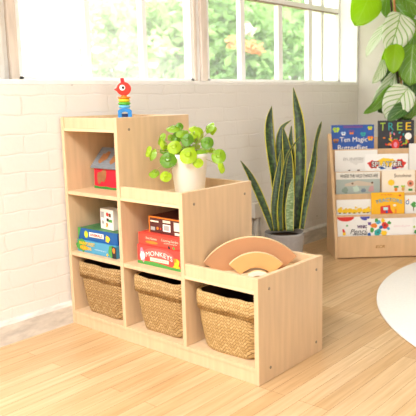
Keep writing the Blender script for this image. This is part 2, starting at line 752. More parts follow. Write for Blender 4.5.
# ------------------------------------------------------ step storage unit
W_, T_, D_ = .3439, .0189, .4036
HS = [.91, .6431, .3821]
su = thing('step_shelf', 'three-tier stepped birch plywood storage unit standing out from the brick wall', 'shelf', (D_ / 2, -1.5 * W_, 0))


def screw(parent, y, x, z):
    s = MB()
    rows = []
    for r, d in ((.0055, 0), (.0055, .0012), (.003, .0016)):
        rows.append([Vector((x + r * math.cos(2 * PI * j / 14), y - d, z + r * math.sin(2 * PI * j / 14))) for j in range(14)])
    s.grid(rows, 0, True, True, True, True)
    s.build('screw', M_screw, parent, True)


for k, h in enumerate([HS[0], HS[0], HS[1], HS[2]]):
    b = MB()
    b.box(0, D_, -k * W_, -k * W_ + T_, 0 if k in (0, 3) else .0605, h)
    pn = b.build('side_panel' if k in (0, 3) else 'divider_panel', M_ply, su, True, bevel=.002)
    if k:
        hb = h
        screw(pn, -k * W_, .062, hb - .048)
        screw(pn, -k * W_, D_ - .045, hb - .048)
    if k == 3:
        screw(pn, -k * W_, .066, .047)
        screw(pn, -k * W_, D_ - .045, .047)
for k in range(3):
    y1, y0 = -k * W_, -(k + 1) * W_ + T_
    h = HS[k]
    b = MB()
    b.box(.004, .019, y0, y1, h - .046, h - .002)
    b.build('front_rail', M_ply, su, True, bevel=.0015)
    b = MB()
    b.box(D_ - .019, D_ - .004, y0, y1, h - .046, h - .002)
    b.build('back_rail', M_ply, su, True, bevel=.0015)
    b = MB()
    b.box(.002, D_ - .004, y0, y1, h - .058, h - .046)
    b.build('tray_board', M_plyE, su, True)
    lv = [[.597, .3285], [.3285], []][k]
    for z in lv:
        b = MB()
        b.box(.002, D_ - .012, y0, y1, z - .0155, z)
        b.build('shelf_board', M_ply, su, True, bevel=.001)
    b = MB()
    b.box(D_ - .0118, D_ - .0045, y0, y1, .02, h - .0585)
    b.build('back_panel', M_ply, su, True)

b = MB()
b.box(.004, .02, -3 * W_ + T_, 0, 0, .0455)
b.build('kick_board', M_ply, su, True)
b = MB()
b.box(.001, D_ - .012, -3 * W_ + T_, 0, .046, .0605)
b.build('bottom_board', M_ply, su, True)

# --------------------------------------------------------------- baskets
M_weave = [weave_mat('seagrass_weave_brown', 'C6A677', 'A98656', '6E5230'),
           weave_mat('seagrass_weave', 'CCAC7A', 'B08E5C', '745835'),
           weave_mat('seagrass_weave_light', 'D3B37E', 'BA9862', '7C5F38')]
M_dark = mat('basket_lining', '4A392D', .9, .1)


def rrect(hx, hy, r, n=5):
    out = []
    for cx_, cy_, a in ((hx - r, hy - r, 0), (-hx + r, hy - r, 90), (-hx + r, -hy + r, 180), (hx - r, -hy + r, 270)):
        for i in range(n + 1):
            t = R(a + 90 * i / n)
            out.append((cx_ + r * math.cos(t), cy_ + r * math.sin(t)))
    # denser straight edges
    dense = []
    for i in range(len(out)):
        a, c = out[i], out[(i + 1) % len(out)]
        d = math.dist(a, c)
        k = max(1, int(d / .03))
        for q in range(k):
            dense.append((a[0] + (c[0] - a[0]) * q / k, a[1] + (c[1] - a[1]) * q / k))
    return dense


def basket(cy, hyb, hyt, label, mi, ph):
    t = thing('woven_basket', label, 'basket', (.185, cy, .0608), 0, 'seagrass baskets in the bottom cubbies')
    hx, H = .158, .224

    def ring(f, z, grow=0, sagk=0):
        hy = hyb + (hyt - hyb) * f
        hxx = hx * (.93 + .07 * f)
        pts = []
        for (x, y) in rrect(hxx + grow, hy + grow, .035 + .02 * (1 - f)):
            bul = .010 * math.sin(PI * f) + .003 * math.sin(9 * x / hx + 5 * y / hy + ph)
            d = math.hypot(x, y)
            sag = sagk * (1 - (y / (hy + grow)) ** 2) * (1 if x < 0 else .3)
            lift = .005 * math.sin(7 * y / hy + ph * 2) * f if sagk else 0
            lowc = .012 * (abs(x) / hx * abs(y) / hy) ** 3 if f == 0 else 0
            pts.append(Vector((x * (1 + bul / d), y * (1 + bul / d), z - sag + lift * .5 + lowc)))
        return pts
    rows = [ring(f, f * H) for f in (0, .04, .12, .25, .4, .55, .7, .85)] + [ring(1, H, 0, .006)]
    b = MB()
    b.grid(rows, 0, True, True, True, False)
    b.build('body', M_weave[mi], t)
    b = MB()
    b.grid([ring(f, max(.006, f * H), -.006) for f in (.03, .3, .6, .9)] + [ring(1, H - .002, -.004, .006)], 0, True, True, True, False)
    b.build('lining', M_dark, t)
    cu = MB()
    rows = [ring(.72, .715 * H, .004), ring(.72, .712 * H, .008, .002), ring(.85, .86 * H, .009, .004), ring(.97, .985 * H, .008, .006), ring(1, H + .003, .003, .006), ring(1, H - .002, -.004, .006)]
    cu.grid(rows, 0, True, True, False, False)
    cu.build('folded_cuff', M_weave[mi], t, recalc=True)


basket(-.160, .132, .143, 'woven seagrass basket in the bottom cubby nearest the wall, below the blue game boxes', 0, 0)
basket(-.512, .128, .141, 'woven seagrass basket in the middle bottom cubby, below the red game boxes', 1, 1.3)
basket(-.856, .130, .141, 'woven seagrass basket in the lowest step, below the tray of wooden arches', 2, 2.6)

# ------------------------------------------------------- stacking bird toy
cT = (.25, -.103, .8642)
t = thing('stacking_toy', 'rainbow ring stacking toy topped by a red bird head, on top of the tallest step', 'toy', cT, R(-39))


def ringpart(name, z0, z1, r, m):
    b = MB()
    e = min(.006, (z1 - z0) / 2.2)
    b.lathe([(r * .3, z0), (r - e, z0), (r, z0 + e), (r, z1 - e), (r - e, z1), (r * .3, z1)], n=28)
    return b.build(name, m, t)


b = MB()
pts = []
b.box(-.030, -.013, -.022, .022, 0, .055)
b.box(.013, .030, -.022, .022, 0, .055)
arch = [(.030, -.022, .055), (.030, -.022, .064)] + ell(0, .064, .030, .012, -.022, 10, 0, 0, PI)[1:-1] + [(-.030, -.022, .064), (-.030, -.022, .055)] + [(-.013, -.022, .055)] + list(reversed(ell(0, .053, .013, .008, -.022, 8, 0, 0, PI)))[1:-1] + [(.013, -.022, .055)]
b.prism(arch, (0, 1, 0), .044)
b.build('arch_base', mat('toy_blue', '2E86CF', .4, .5), t, bevel=.002)
b = MB()
b.box(-.013, .013, -.010, .012, 0.0, .052)
b.build('arch_core', mat('toy_navy', '1B2F5E', .4, .5), t)
ringpart('ring', .076, .090, .026, mat('toy_sky', '6FC0EA', .35, .5))
ringpart('ring', .090, .103, .028, mat('toy_green', '55B03A', .35, .5))
ringpart('ring', .103, .118, .026, mat('toy_yellow', 'F4D22C', .35, .5))
ringpart('ring', .118, .126, .029, mat('toy_orange', 'F28A2A', .35, .5))
b = MB()
b.lathe([(.014, .126), (.011, .131), (.009, .138)], n=16)
b.build('neck', MATS['toy_orange'], t)
mr = mat('toy_red', 'E03A2C', .3, .5)
hd = MB()
rows = []
for y, s in ((-.012, .86), (-.009, .97), (0, 1), (.009, .97), (.012, .86)):
    rows.append([Vector((.032 * s * math.cos(2 * PI * j / 28), y, .160 + .030 * s * math.sin(2 * PI * j / 28))) for j in range(28)])
hd.grid(rows, 0, True, True, True, True)
head = hd.build('bird_head', mr, t)
bk = MB()
bk.prism([(-.026, -.007, .168), (-.043, -.007, .157), (-.024, -.007, .146)], (0, 1, 0), .014)
bk.build('beak', mr, head, bevel=.002)
ey = MB()
ey.prism(ell(-.006, .165, .0125, .0125, -.0142, 20), (0, 1, 0), .002)
e1 = ey.build('eye', mat('toy_white', 'FBFBF6', .4, .4), head)
ey = MB()
ey.prism(ell(-.003, .165, .0055, .0065, -.0152, 16), (0, 1, 0), .001)
ey.build('pupil', mat('toy_black', '1A1A1C', .4, .4), head)
cr = MB()
cr.prism([(-.011, -.006, .184), (.006, -.006, .186), (.002, -.006, .208), (-.013, -.006, .206)], (0, 1, 0), .012)
cr.build('crest', mat('toy_crimson', 'C8202A', .35, .5), head, bevel=.002)

# ---------------------------------------------------------- toy barn house
m_red, m_roof, m_wood, m_green = mat('barn_red', 'CE2236', .5, .3, vary=.1, vscale=60, stretch=(6, 1, .6)), mat('barn_roof_grey', '7A8086', .55, .3, vary=.16, vscale=70, stretch=(.5, 1, 4)), mat('barn_wood', 'B98B5A', .6, .2, vary=.12, vscale=40), mat('barn_green', '3F8A3A', .5, .3)
t = thing('toy_barn', 'small wooden toy barn with red walls and grey roof, in the top cubby', 'toy', (.12, -.033, .5975), R(-90))
m_cut = mat('barn_cut_wood', '9C6B45', .65, .2, vary=.15, vscale=30)
b = MB()
LB = .165
b.prism([(0, 0, 0), (0, .12, 0), (0, .12, .10), (0, .06, .168), (0, 0, .10)], (1, 0, 0), LB)
b.build('walls', mat('barn_ply', 'D9B98A', .55, .3), t)
b = MB()
b.box(.004, LB - .004, -.0025, -.0003, .004, .10)
fr_ = b.build('front_board', m_red, t)
b = MB()
b.face([(0.001, -.003, .0005), (LB, -.003, .0005), (LB, -.003, .011), (.12, -.003, .009), (.08, -.003, .012), (.04, -.003, .009), (.001, -.003, .012)])
b.build('grass_strip', m_green, fr_)
b = MB()
b.prism([(.024, -.0035, .055), (.030, -.0035, .070), (.052, -.0035, .074), (.075, -.0035, .088), (.088, -.0035, .075), (.084, -.0035, .048), (.070, -.0035, .030), (.052, -.0035, .033), (.036, -.0035, .018), (.026, -.0035, .028)], (0, 1, 0), .0008)
b.build('puzzle_piece', m_cut, fr_)
b = MB()
sl = Vector((0, .06, .068)).normalized()
nn = Vector((0, -.068, .06)).normalized()
p0 = Vector((-.008, 0, .10)) - sl * .016
p1 = Vector((-.008, .06, .168)) + sl * .004
b.prism([p0, p1, p1 + nn * .005, p0 + nn * .005], (1, 0, 0), LB + .016)
nb = Vector((0, .068, .06)).normalized()
sb = Vector((0, -.06, .068)).normalized()
q0 = Vector((-.008, .12, .10)) - sb * .016
q1 = Vector((-.008, .06, .168))
b.prism([q0, q1, q1 + nb * .005, q0 + nb * .005], (1, 0, 0), LB + .016)
rf = b.build('roof', m_roof, t)
for u0 in (.022, .098):
    b = MB()
    o_ = Vector((u0, 0, .10)) + nn * .0056
    b.prism([o_ + Vector((du, 0, 0)) + sl * dv for du, dv in ((0, .018), (.006, .062), (.018, .058), (.030, .074), (.048, .070), (.050, .034), (.034, .022), (.018, .006))], nn, .0008)
    b.build('puzzle_piece', m_cut, rf)


# ------------------------------------------------------------- game boxes
def game_box(name, label, yl, x, z, w, d, h, m, group, yaw=0):
    """front left lower corner at world (x, yl, z), face looks along -x"""
    t = thing(name, label, 'game box', (x, yl, z), R(-90) + yaw, group)
    b = MB()
    b.box(0, w, 0, d, 0, h)
    o = b.build('box', m, t, bevel=.0015)
    return t


def art(t, shapes, name='printed_pattern', y=-.0006):
    ms, b = [], MB()
    for i, (m, pts) in enumerate(shapes):
        if m not in ms:
            ms.append(m)
        b.face([(p[0], y - .00025 * i + (p[1] if len(p) > 2 else 0) * 0, p[-1]) for p in pts], ms.index(m))
    o = b.build(name, ms, t, recalc=False)
    # faces look along -y
    for p in o.data.polygons:
        if p.normal.y > 0:
            p.flip()
    return o


C = lambda n, h: mat('print_' + n, h, .5, .35)
c_blue, c_sky, c_yel, c_wht, c_grn, c_red, c_org, c_pink, c_cream, c_dk, c_brown, c_lime, c_teal, c_purp, c_grey = (
    C('blue', '1F5FA8'), C('sky', '55A7C9'), C('yellow', 'F3C82A'), C('white', 'F6F4EE'), C('green', '4E9A46'), C('red', 'D8382E'),
    C('orange', 'E9852C'), C('pink', 'E58CA6'), C('cream', 'F4E6CF'), C('dark', '2C2A2E'), C('brown', '6B4A34'), C('lime', 'A9C93A'),
    C('teal', '2FA3A0'), C('purple', '6A4C93'), C('grey', 'A8A6A4'))
GZ = .329
gb = 'game boxes in the middle cubbies'
t = game_box('game_box', 'sky blue board game box with yellow lettering, lowest of the pair near the wall', .0 - .009, .028, GZ, .262, .26, .053, mat('game_sky', '4F9CC0', .45, .35), gb)
art(t, [(c_grn, blob(.03, .03, .03, 0, 16, .3, 1.2, 1)), (c_grn, blob(.235, .028, .024, 0, 14, .2, 1, 1.1)), (c_dk, rect(.235, .262, .0, .05, 0)), (c_org, ell(.247, .034, .008, .012, 0)), (c_org, ell(.05, .020, .03, .01, 0)), (c_yel, ell(.205, .010, .006, .006, 0))])
text('title', 'RAINFOREST', c_yel, t, .072, .040, -.0026, width=.105, height=.015, bold=.02)
text('title', 'FRIENDS', c_yel, t, .062, .020, -.0026, width=.075, height=.013, bold=.02)
text('subtitle', 'matching and memory game', c_wht, t, .160, .022, -.0026, width=.075)
t = game_box('game_box', 'dark blue board game box with an oval white label, on the sky blue one', .0 - .014, .032, GZ + .0533, .252, .25, .050, mat('game_blue', '1C5A9C', .45, .35), gb, R(2))
art(t, [(c_grn, [(0, 0, .0), (.022, 0, .052), (0, 0, .052)]), (c_lime, ell(.054, .026, .013, .016, 0)), (c_yel, ell(.054, .026, .009, .012, 0)), (c_wht, rect(.075, .168, .018, .038, 0)), (c_yel, blob(.192, .020, .014, 0, 10, .25)), (c_lime, ell(.192, .020, .005, .005, 0))])
b = MB()
b.box(.004, .248, .004, .24, .0501, .0504, 0)
b.build('lid_print', mat('game_lid_green', '4C7F4E', .5, .3, vary=.3, vscale=30), t)
for i, (ch, cc) in enumerate(zip('ZINGO!', (c_red, c_org, c_grn, c_blue, c_pink, c_red))):
    pass
text('title', 'ANIMALS', c_red, t, .121, .028, -.0026, width=.08, height=.013, bold=.02)
t = game_box('card_game_box', 'white card game box with coloured figures, standing on the blue game boxes', -.118, .075, GZ + .0533 + .0506 + .0008, .092, .045, .088, mat('game_white', 'EDE9E0', .5, .3), gb, R(-4))
art(t, [(c_red, ell(.052, .066, .009, .009, 0)), (c_brown, rect(.062, .078, .056, .072, 0)), (c_dk, rect(.046, .062, .036, .05, 0)), (c_grn, rect(.062, .086, .034, .046, 0)), (c_org, blob(.050, .022, .008, 0)), (c_yel, ell(.045, .014, .006, .004, 0)), (c_grey, rect(.006, .03, .05, .075, 0)), (c_grey, ell(.02, .03, .008, .008, 0))])

t = game_box('game_box', 'tall red board game box with arched cream lettering, lowest in the middle cubby', -.382, .045, GZ, .268, .27, .078, mat('game_red', 'D4483F', .45, .35, vary=.05, vscale=20), gb)
art(t, [(c_grn, [(0, 0, 0), (.268, 0, 0), (.268, 0, .014), (.2, 0, .010), (.1, 0, .017), (0, 0, .012)]), (c_pink, blob(.03, .036, .024, 0, 16, .35, .8, 1.1)), (c_wht, blob(.03, .036, .017, 0, 14, .4, .8, 1.1)), (C('rose', 'DE5F58'), ell(.125, .050, .085, .024, 0)), (c_cream, rect(.075, .18, .020, .034, 0)), (c_yel, blob(.222, .03, .016, 0, 12, .3)), (c_org, blob(.215, .04, .008, 0)), (c_sky, rect(.245, .262, .012, .028, 0)), (c_yel, rect(.205, .24, .012, .02, 0))])
text('title', 'MONKEYS', c_wht, t, .128, .042, -.0032, width=.150, height=.019, bold=.0, arch=.012)
text('subtitle', 'a stacking game', c_red, t, .128, .027, -.0032, width=.085, height=.006)
t = game_box('game_box', 'flat red board game box between the tall red box and the brown box', -.386, .050, GZ + .0783, .262, .26, .049, mat('game_scarlet', 'DB4A3A', .45, .35), gb, R(1.5))
art(t, [(c_org, ell(.075, .014, .035, .006, 0)), (c_red, rect(.0, .262, .046, .049, 0)), (c_dk, blob(.235, .008, .008, 0)), (c_grn, blob(.195, .006, .006, 0)), (c_dk, blob(.17, .005, .006, 0))])
text('title', 'First Games', c_cream, t, .075, .030, -.002, width=.06)
text('title', 'Counting Garden', c_cream, t, .175, .030, -.002, width=.09)
text('subtitle', 'play and learn together', c_cream, t, .180, .020, -.002, width=.07)
t = game_box('game_box', 'dark brown game box with pale picture panels, topmost of the red boxes', -.424, .075, GZ + .0783 + .0493, .215, .20, .066, mat('game_brown', '5A2A26', .45, .35), gb, R(-1))
art(t, [(c_org, rect(0, .215, .060, .066, 0)), (c_org, rect(0, .006, 0, .066, 0)), (c_cream, rect(.082, .125, .046, .056, 0)), (c_wht, rect(.082, .125, .012, .040, 0)), (c_grey, rect(.088, .118, .016, .036, 0)), (c_cream, rect(.145, .185, .020, .054, 0)), (c_org, ell(.052, .02, .006, .006, 0)), (c_grey, rect(.012, .038, .01, .024, 0)), (c_red, ell(.07, .02, .004, .004, 0)), (c_cream, rect(.15, .18, .004, .014, 0)), (c_cream, rect(.012, .06, .044, .050, 0))])

# ------------------------------------------- pilea in the white pot
PC = Vector((.2, -.535, .5976))
t = thing('potted_pilea', 'round-leaved green pilea in a white pot, on the middle step', 'plant', PC)
b = MB()
b.lathe([(.052, 0), (.057, .004), (.074, .150), (.076, .153), (.076, .165), (.073, .168), (.068, .166), (.066, .150)], n=40, cap1=False)
b.build('pot', mat('pot_white', 'F0EBE3', .4, .5), t)
b = MB()
b.lathe([(.02, .148), (.0655, .1485)], n=24)
b.build('soil', mat('soil', '4A372A', .95, .1, vary=.3, vscale=80), t)
LIME = mat('pilea_lime', 'A9CB2C', .25, .5, translucent=.35, tcol='B5D62E')
MID = mat('pilea_green', '86B026', .22, .7, translucent=.3, tcol='A0C82E')
DEEP = mat('pilea_deep', '5E8E20', .22, .7, translucent=.25, tcol='7FB02C')
STEM = mat('pilea_stem', 'A39A62', .5, .4)
pd = depth(PC + Vector((0, 0, .2)))
# pixel of centre, half sizes (px), depth offset, tilt kind, colour
PIL = [(147, 151, 3.2, 5, -.01, 'e', LIME), (151, 154, 4, 5.5, -.03, 'e', MID), (160, 138.5, 4, 5.5, .02, 'e', MID), (164.5, 144.5, 3, 5.2, 0, 'e', LIME), (173, 126.5, 6.5, 3.8, .02, 'u', MID),
       (179, 126, 4, 4, .03, 'c', DEEP), (182, 131.5, 6, 4.5, 0, 'u', MID), (177, 136, 5, 5, .03, 'c', DEEP), (187, 138.5, 6, 6, -.03, 'c', DEEP), (174, 146, 6.5, 6.5, -.05, 'c', LIME),
       (168, 158.5, 8, 7.5, -.07, 'c', DEEP), (188, 154, 8, 8, -.09, 'c', LIME), (193, 127.5, 4, 3.2, .04, 'u', LIME), (200.5, 133, 4, 6.5, .03, 'e', LIME), (208, 127, 4.5, 5, .04, 'e', MID), (212, 130, 3, 4, .05, 'e', LIME),
       (207, 141.5, 6, 6, -.01, 'c', DEEP), (218.5, 155, 6.8, 7.2, -.02, 'c', MID), (222.5, 167, 3, 5.5, -.03, 'e', LIME), (198, 162, 5, 4.5, -.085, 'c', LIME), (154, 172, 5, 4, -.03, 'u', MID), (165.5, 175.5, 5.5, 5, -.08, 'c', LIME),
       (181, 149, 5, 4, .02, 'u', MID), (201, 150.5, 5, 3, -.02, 'u', MID), (196, 145, 4, 3, .04, 'u', LIME), (185, 145, 4, 3, .05, 'u', MID), (211, 149, 4, 3, .05, 'u', LIME), (171, 137, 3.4, 3.4, .07, 'c', MID), (192, 134, 5, 4, .01, 'u', LIME), (176, 153, 5, 4, -.02, 'c', MID), (204, 149, 5, 4, .0, 'u', LIME), (190, 147, 4.5, 3.4, -.02, 'u', LIME), (197, 138, 4.5, 4.5, .03, 'c', MID), (164, 150, 4, 3.4, .0, 'c', DEEP)]
for (px, py, rx, ry, dz, kd, m) in PIL:
    c = atd(px, py, pd + dz)
    s = (pd + dz) / F_PX
    nrm = {'c': -FW * .85 + Vector((0, 0, .45)), 'u': -FW * .5 + Vector((0, 0, .9)), 'e': -FW * .6 + RT * random.choice((-.7, .6)) + Vector((0, 0, .3))}[kd]
    nrm.normalize()
    # a disc whose projection has the wanted half sizes
    ax = (RT - nrm * RT.dot(nrm)).normalized()
    az = nrm.cross(ax)
    if az.z < 0:
        az = -az
    kx = max(.35, ax.dot(RT))
    kz = max(.35, abs(az.dot(UP)))
    ra, rb = rx * s / kx * 1.1, ry * s / kz * 1.1
    rb = min(rb, ra * 1.6)
    rows, uvr = [], []
    for i in range(5):
        q = i / 4
        row = []
        for j in range(22):
            a = 2 * PI * j / 22
            p = c + ax * (ra * q * math.cos(a)) + az * (rb * q * math.sin(a)) - nrm * (.012 * q * q * (ra / .03)) + nrm * .002 * math.sin(3 * a + px) * q
            row.append(p)
        rows.append(row)
    b = MB()
    b.grid(rows[1:], 0, True, True, False, False)
    b.bm.faces.new([v for v in b.bm.verts][:22])
    lf = b.build('leaf', m, t, True, recalc=False)
    base = PC + Vector((random.uniform(-.015, .015), random.uniform(-.015, .015), .15))
    midp = base.lerp(c, .45) + Vector((0, 0, .035))
    b = MB()
    pth = []
    for i in range(9):
        q = i / 8
        pth.append(base * (1 - q) ** 2 + midp * 2 * q * (1 - q) + (c - nrm * .004) * q * q)
    b.tube(pth, .0011, 6)
    b.build('leaf_stem', STEM, t, True)

# ------------------------------------------ nested wooden arches in a tray
M_archF = mat('arch_wood_brown', 'B98760', .5, .3, vary=.06, vscale=8)
M_arch2 = mat('arch_wood_tan', 'D9A468', .5, .3, vary=.06, vscale=8)
M_archE = mat('arch_wood_lit_edge', 'EBCFA2', .5, .3)  # paler colour paints the light falling on the top edges
M_arch3 = mat('arch_wood_pale', 'DDD6CC', .5, .3)
AD = Vector((.66, -.75, 0)).normalized()
AN = Vector((AD.y, -AD.x, 0))          # faces the tray front
AN = AN if AN.dot(FW) < 0 else -AN
ZT = HS[2] - .0458


def arch_piece(name, label, cpt, ro, ri, rot, th, m, dz=0):
    """a slice of a ring standing on its two feet"""
    t = thing(name, label, 'wooden arch', (cpt[0], cpt[1], ZT))
    c = Vector((cpt[0], cpt[1], ZT + dz))
    a0, a1 = rot
    n = 28
    outer = [c + AD * (ro * math.cos(R(a0 + (a1 - a0) * i / n))) + Vector((0, 0, ro * math.sin(R(a0 + (a1 - a0) * i / n)))) for i in range(n + 1)]
    inner = []
    for i in range(n + 1):
        a = R(a0 + (a1 - a0) * i / n)
        q = max(ri, -dz / math.sin(a))      # the feet are cut flat where they stand
        inner.append(c + AD * (q * math.cos(a)) + Vector((0, 0, q * math.sin(a))))
    b = MB()
    rows = []
    for k in range(n + 1):
        o, i_ = outer[k], inner[k]
        rows.append([o, i_, i_ - AN * th, o - AN * th])
    V = [[b.bm.verts.new(p) for p in r] for r in rows]
    for k in range(n):
        for j in range(4):
            f = b.bm.faces.new((V[k][j], V[k][(j + 1) % 4], V[k + 1][(j + 1) % 4], V[k + 1][j]))
            f.material_index = 1 if j == 3 else 0
    b.bm.faces.new(V[0])
    b.bm.faces.new(list(reversed(V[-1])))
    b.build('arch', [m, M_archE], t, True, bevel=.0015)
    return t


def arch_at(o, off, dz):
    return (o[0] + AD.x * off, o[1] + AD.y * off), dz


c_, z_ = arch_at((.205, -.838), .005, -.097)
arch_piece('wooden_arch', 'large brown wooden arch standing behind the smaller ones in the lowest tray', c_, .224, .115, (40.5, 145), .022, M_archF, z_)
c_, z_ = arch_at((.150, -.850), .044, -.055)
arch_piece('wooden_arch', 'medium tan wooden arch in front of the large one in the lowest tray', c_, .134, .076, (41, 138), .020, M_arch2, z_)
c_, z_ = arch_at((.105, -.872), .062, -.043)
arch_piece('wooden_arch', 'small pale wooden arch lowest in front of the medium tan arch', c_, .064, .047, (54, 126), .02, M_arch3, z_)

# ------------------------------------------------------------ snake plant
SP = Vector((1.17, -.30, 0))
t = thing('snake_plant', 'tall snake plant with yellow-edged leaves in a round grey pot on the floor', 'plant', SP)
b = MB()
b.lathe([(.086, 0), (.090, .004), (.108, .235), (.109, .245), (.106, .248), (.101, .245), (.099, .22)], n=44, cap1=False)
b.build('pot', mat('pot_grey', 'A39E9C', .75, .2, vary=.06, vscale=60), t)
b = MB()
b.lathe([(.02, .224), (.100, .222)], n=28)
b.build('soil', MATS['soil'], t)
M_sn = snake_mat('snake_leaf', '203318', '46622C', 'D2C640')
M_sn2 = snake_mat('snake_leaf_pale', '6C8554', 'A5B68C', 'C6BF63')
sd = depth(SP + Vector((0, 0, .25)))
# points (px, py) from base to tip with half width px; depth offset at base and tip
SN = [([(296, 229, 3.0), (298, 205, 4.0), (300, 175, 4.8), (300.5, 145, 4.8), (299, 120, 4.2), (296, 103, 2.6), (293.3, 87.5, .3)], .02, .02, M_sn),
      ([(278, 229, 2.6), (277, 205, 3.2), (275, 180, 3.6), (271.5, 155, 4.0), (269.5, 135, 4.2), (269.5, 120, 3.3), (271.8, 106, .3)], .0, .03, M_sn),
      ([(273, 231, 2.2), (267, 214, 3.2), (259, 194, 3.6), (251, 177, 3.0), (245, 167, 1.7), (240.5, 160.5, .3)], -.04, -.06, M_sn),
      ([(284, 230, 2.4), (283, 205, 3.4), (282, 180, 3.8), (280, 155, 3.6), (279.5, 138, 3.0), (282.5, 127, 2.2), (287.5, 122.5, 1.7), (291.5, 120, .3)], .03, .05, M_sn),
      ([(287, 230, 3.2), (288, 205, 4.4), (288.5, 180, 4.8), (288, 160, 4.4), (286, 143, 3.2), (283, 127, .4)], .0, .0, M_sn),
      ([(302, 229, 1.8), (305, 208, 2.6), (310, 182, 3.4), (313.5, 164, 3.2), (315, 150, 2.0), (316.5, 140, 1.7), (319.5, 128, 1.6), (321.5, 121.5, .3)], -.02, .02, M_sn),
      ([(290, 231, 3.2), (289.5, 214, 3.8), (290.5, 198, 3.4), (291.5, 186, 2.0), (293, 178, .4)], -.06, -.07, M_sn2),
      ([(281, 231, 1.8), (280, 210, 2.3), (281.5, 190, 2.2), (284, 172, 1.5), (287, 157, 1.1), (293, 146, 1.0), (300.5, 136, .3)], -.05, -.05, M_sn),
      ([(292, 229, 3.0), (293, 200, 4.0), (292, 170, 3.8), (290.5, 145, 2.6), (291.5, 126, .4)], .04, .05, M_sn),
      ([(276, 231, 2.0), (274, 210, 2.8), (276, 190, 3.2), (279, 170, 2.6), (281, 150, .4)], -.05, -.03, M_sn)]


def catmull(P, k):
    out = []
    n = len(P)
    for i in range(n - 1):
        p0, p1, p2, p3 = P[max(i - 1, 0)], P[i], P[i + 1], P[min(i + 2, n - 1)]
        for s in range(k):
            q = s / k
            out.append(tuple(.5 * ((2 * b_) + (-a + c) * q + (2 * a - 5 * b_ + 4 * c - d) * q * q + (-a + 3 * b_ - 3 * c + d) * q ** 3) for a, b_, c, d in zip(p0, p1, p2, p3)))
    out.append(tuple(P[-1]))
    return out


for i, (P, d0, d1, m) in enumerate(SN):
    Q = catmull(P, 5)
    rows, uvr = [], []
    tw = (-.5, .35, .5, -.3, .2, .6, -.2, .7, .1, -.4)[i]
    for k, (px, py, hw) in enumerate(Q):
        q = k / (len(Q) - 1)
        z = sd + d0 + (d1 - d0) * q
        c = atd(px, py, z)
        hw = max(hw, .15) * 1.2 * z / F_PX
        side = (RT + FW * tw * (.3 + .7 * q)).normalized()
        nr = -FW
        row, uu = [], []
        for j in range(7):
            u = j / 6
            x = (u - .5) * 2
            # channelled blade with a real thickness
            row.append(c + side * hw * x / side.dot(RT) * (1) - nr * hw * .35 * (1 - x * x))
            uu.append((u, q * (1 + .2 * i) + i))
        for j in range(5, 0, -1):
            u = j / 6
            x = (u - .5) * 2
            row.append(c + side * hw * x / side.dot(RT) - nr * (hw * .35 * (1 - x * x) + .003 * (1 - x * x)))
            uu.append((u, q * (1 + .2 * i) + i))
        rows.append(row)
        uvr.append(uu)
    b = MB()
    b.grid(rows, 0, True, True, True, True, uvr)
    b.build('leaf', m, t, True)

# --------------------------------------------------------------- bookshelf
BO = Vector((1.625, -.348, 0))
BRZ = math.atan2(-.7376, .6753)
BW, BD = .60, .27
t = thing('book_display', 'low sloping birch display rack of picture books standing in the corner', 'bookshelf', BO, BRZ)
M_bk = mat('display_birch', 'D8B48A', .45, .35, vary=.06, vscale=5, stretch=(9, 9, .8))
prof = [(0, 0), (0, .10), (.215, .700), (.222, .726), (.236, .742), (.252, .742), (.268, .730), (BD, .705), (BD, 0)]
for nm, x0 in (('side_panel', 0), ('side_panel', BW - .020)):
    b = MB()
    b.prism([(x0, y, z) for y, z in prof], (1, 0, 0), .020)
    b.build(nm, M_bk, t, bevel=.004)
TIER = [(.010, .137), (.062, .258), (.117, .379), (.172, .510), (.227, .644)]   # rail depth and top
b = MB()
b.box(.020, BW - .020, .008, .020, .006, TIER[0][1])
fb = b.build('front_board', M_bk, t, bevel=.002)
text('maker_mark', 'ECR', mat('burnt_mark', 'B08453', .6, .2), fb, .278, .070, .0072, width=.058, height=.018, bold=.03, shear=.25)
b = MB()
b.box(.020, BW - .020, .020, BD - .012, .006, .018)
b.build('bottom_board', M_bk, t)
for k in range(1, 5):
    d, z = TIER[k]
    b = MB()
    b.box(.020, BW - .020, d - .006, d + .006, TIER[k - 1][1] - .088, z)
    b.build('tier_board', M_bk, t, bevel=.002)
for k in range(5):
    d, z = TIER[k]
    nd = TIER[k + 1][0] - .006 if k < 4 else BD - .012
    b = MB()
    b.box(.020, BW - .020, d + (.010 if k == 0 else .006), nd, z - .100, z - .088)
    b.build('book_ledge', M_bk, t)
b = MB()
b.box(.020, BW - .020, BD - .012, BD - .002, .01, .715)
b.build('back_panel', M_bk, t)

gbk = 'picture books on the display rack'


def spx(px, k):
    """position along the rack of a pixel column, for books of tier k"""
    ddir = Vector((math.cos(BRZ), math.sin(BRZ), 0))
    n = Vector((-ddir.y, ddir.x, 0))
    o = BO + n * (TIER[k][0] + .02)
    rr = ray(px, [226, 206, 184, 162, 138][k])
    p = CAM + rr * ((o - CAM).dot(n) / rr.dot(n))
    return (p - o).dot(ddir)


def zpx(px, py, k):
    ddir = Vector((math.cos(BRZ), math.sin(BRZ), 0))
    n = Vector((-ddir.y, ddir.x, 0))
    o = BO + n * (TIER[k][0] + .025)
    rr = ray(px, py)
    return (CAM + rr * ((o - CAM).dot(n) / rr.dot(n))).z


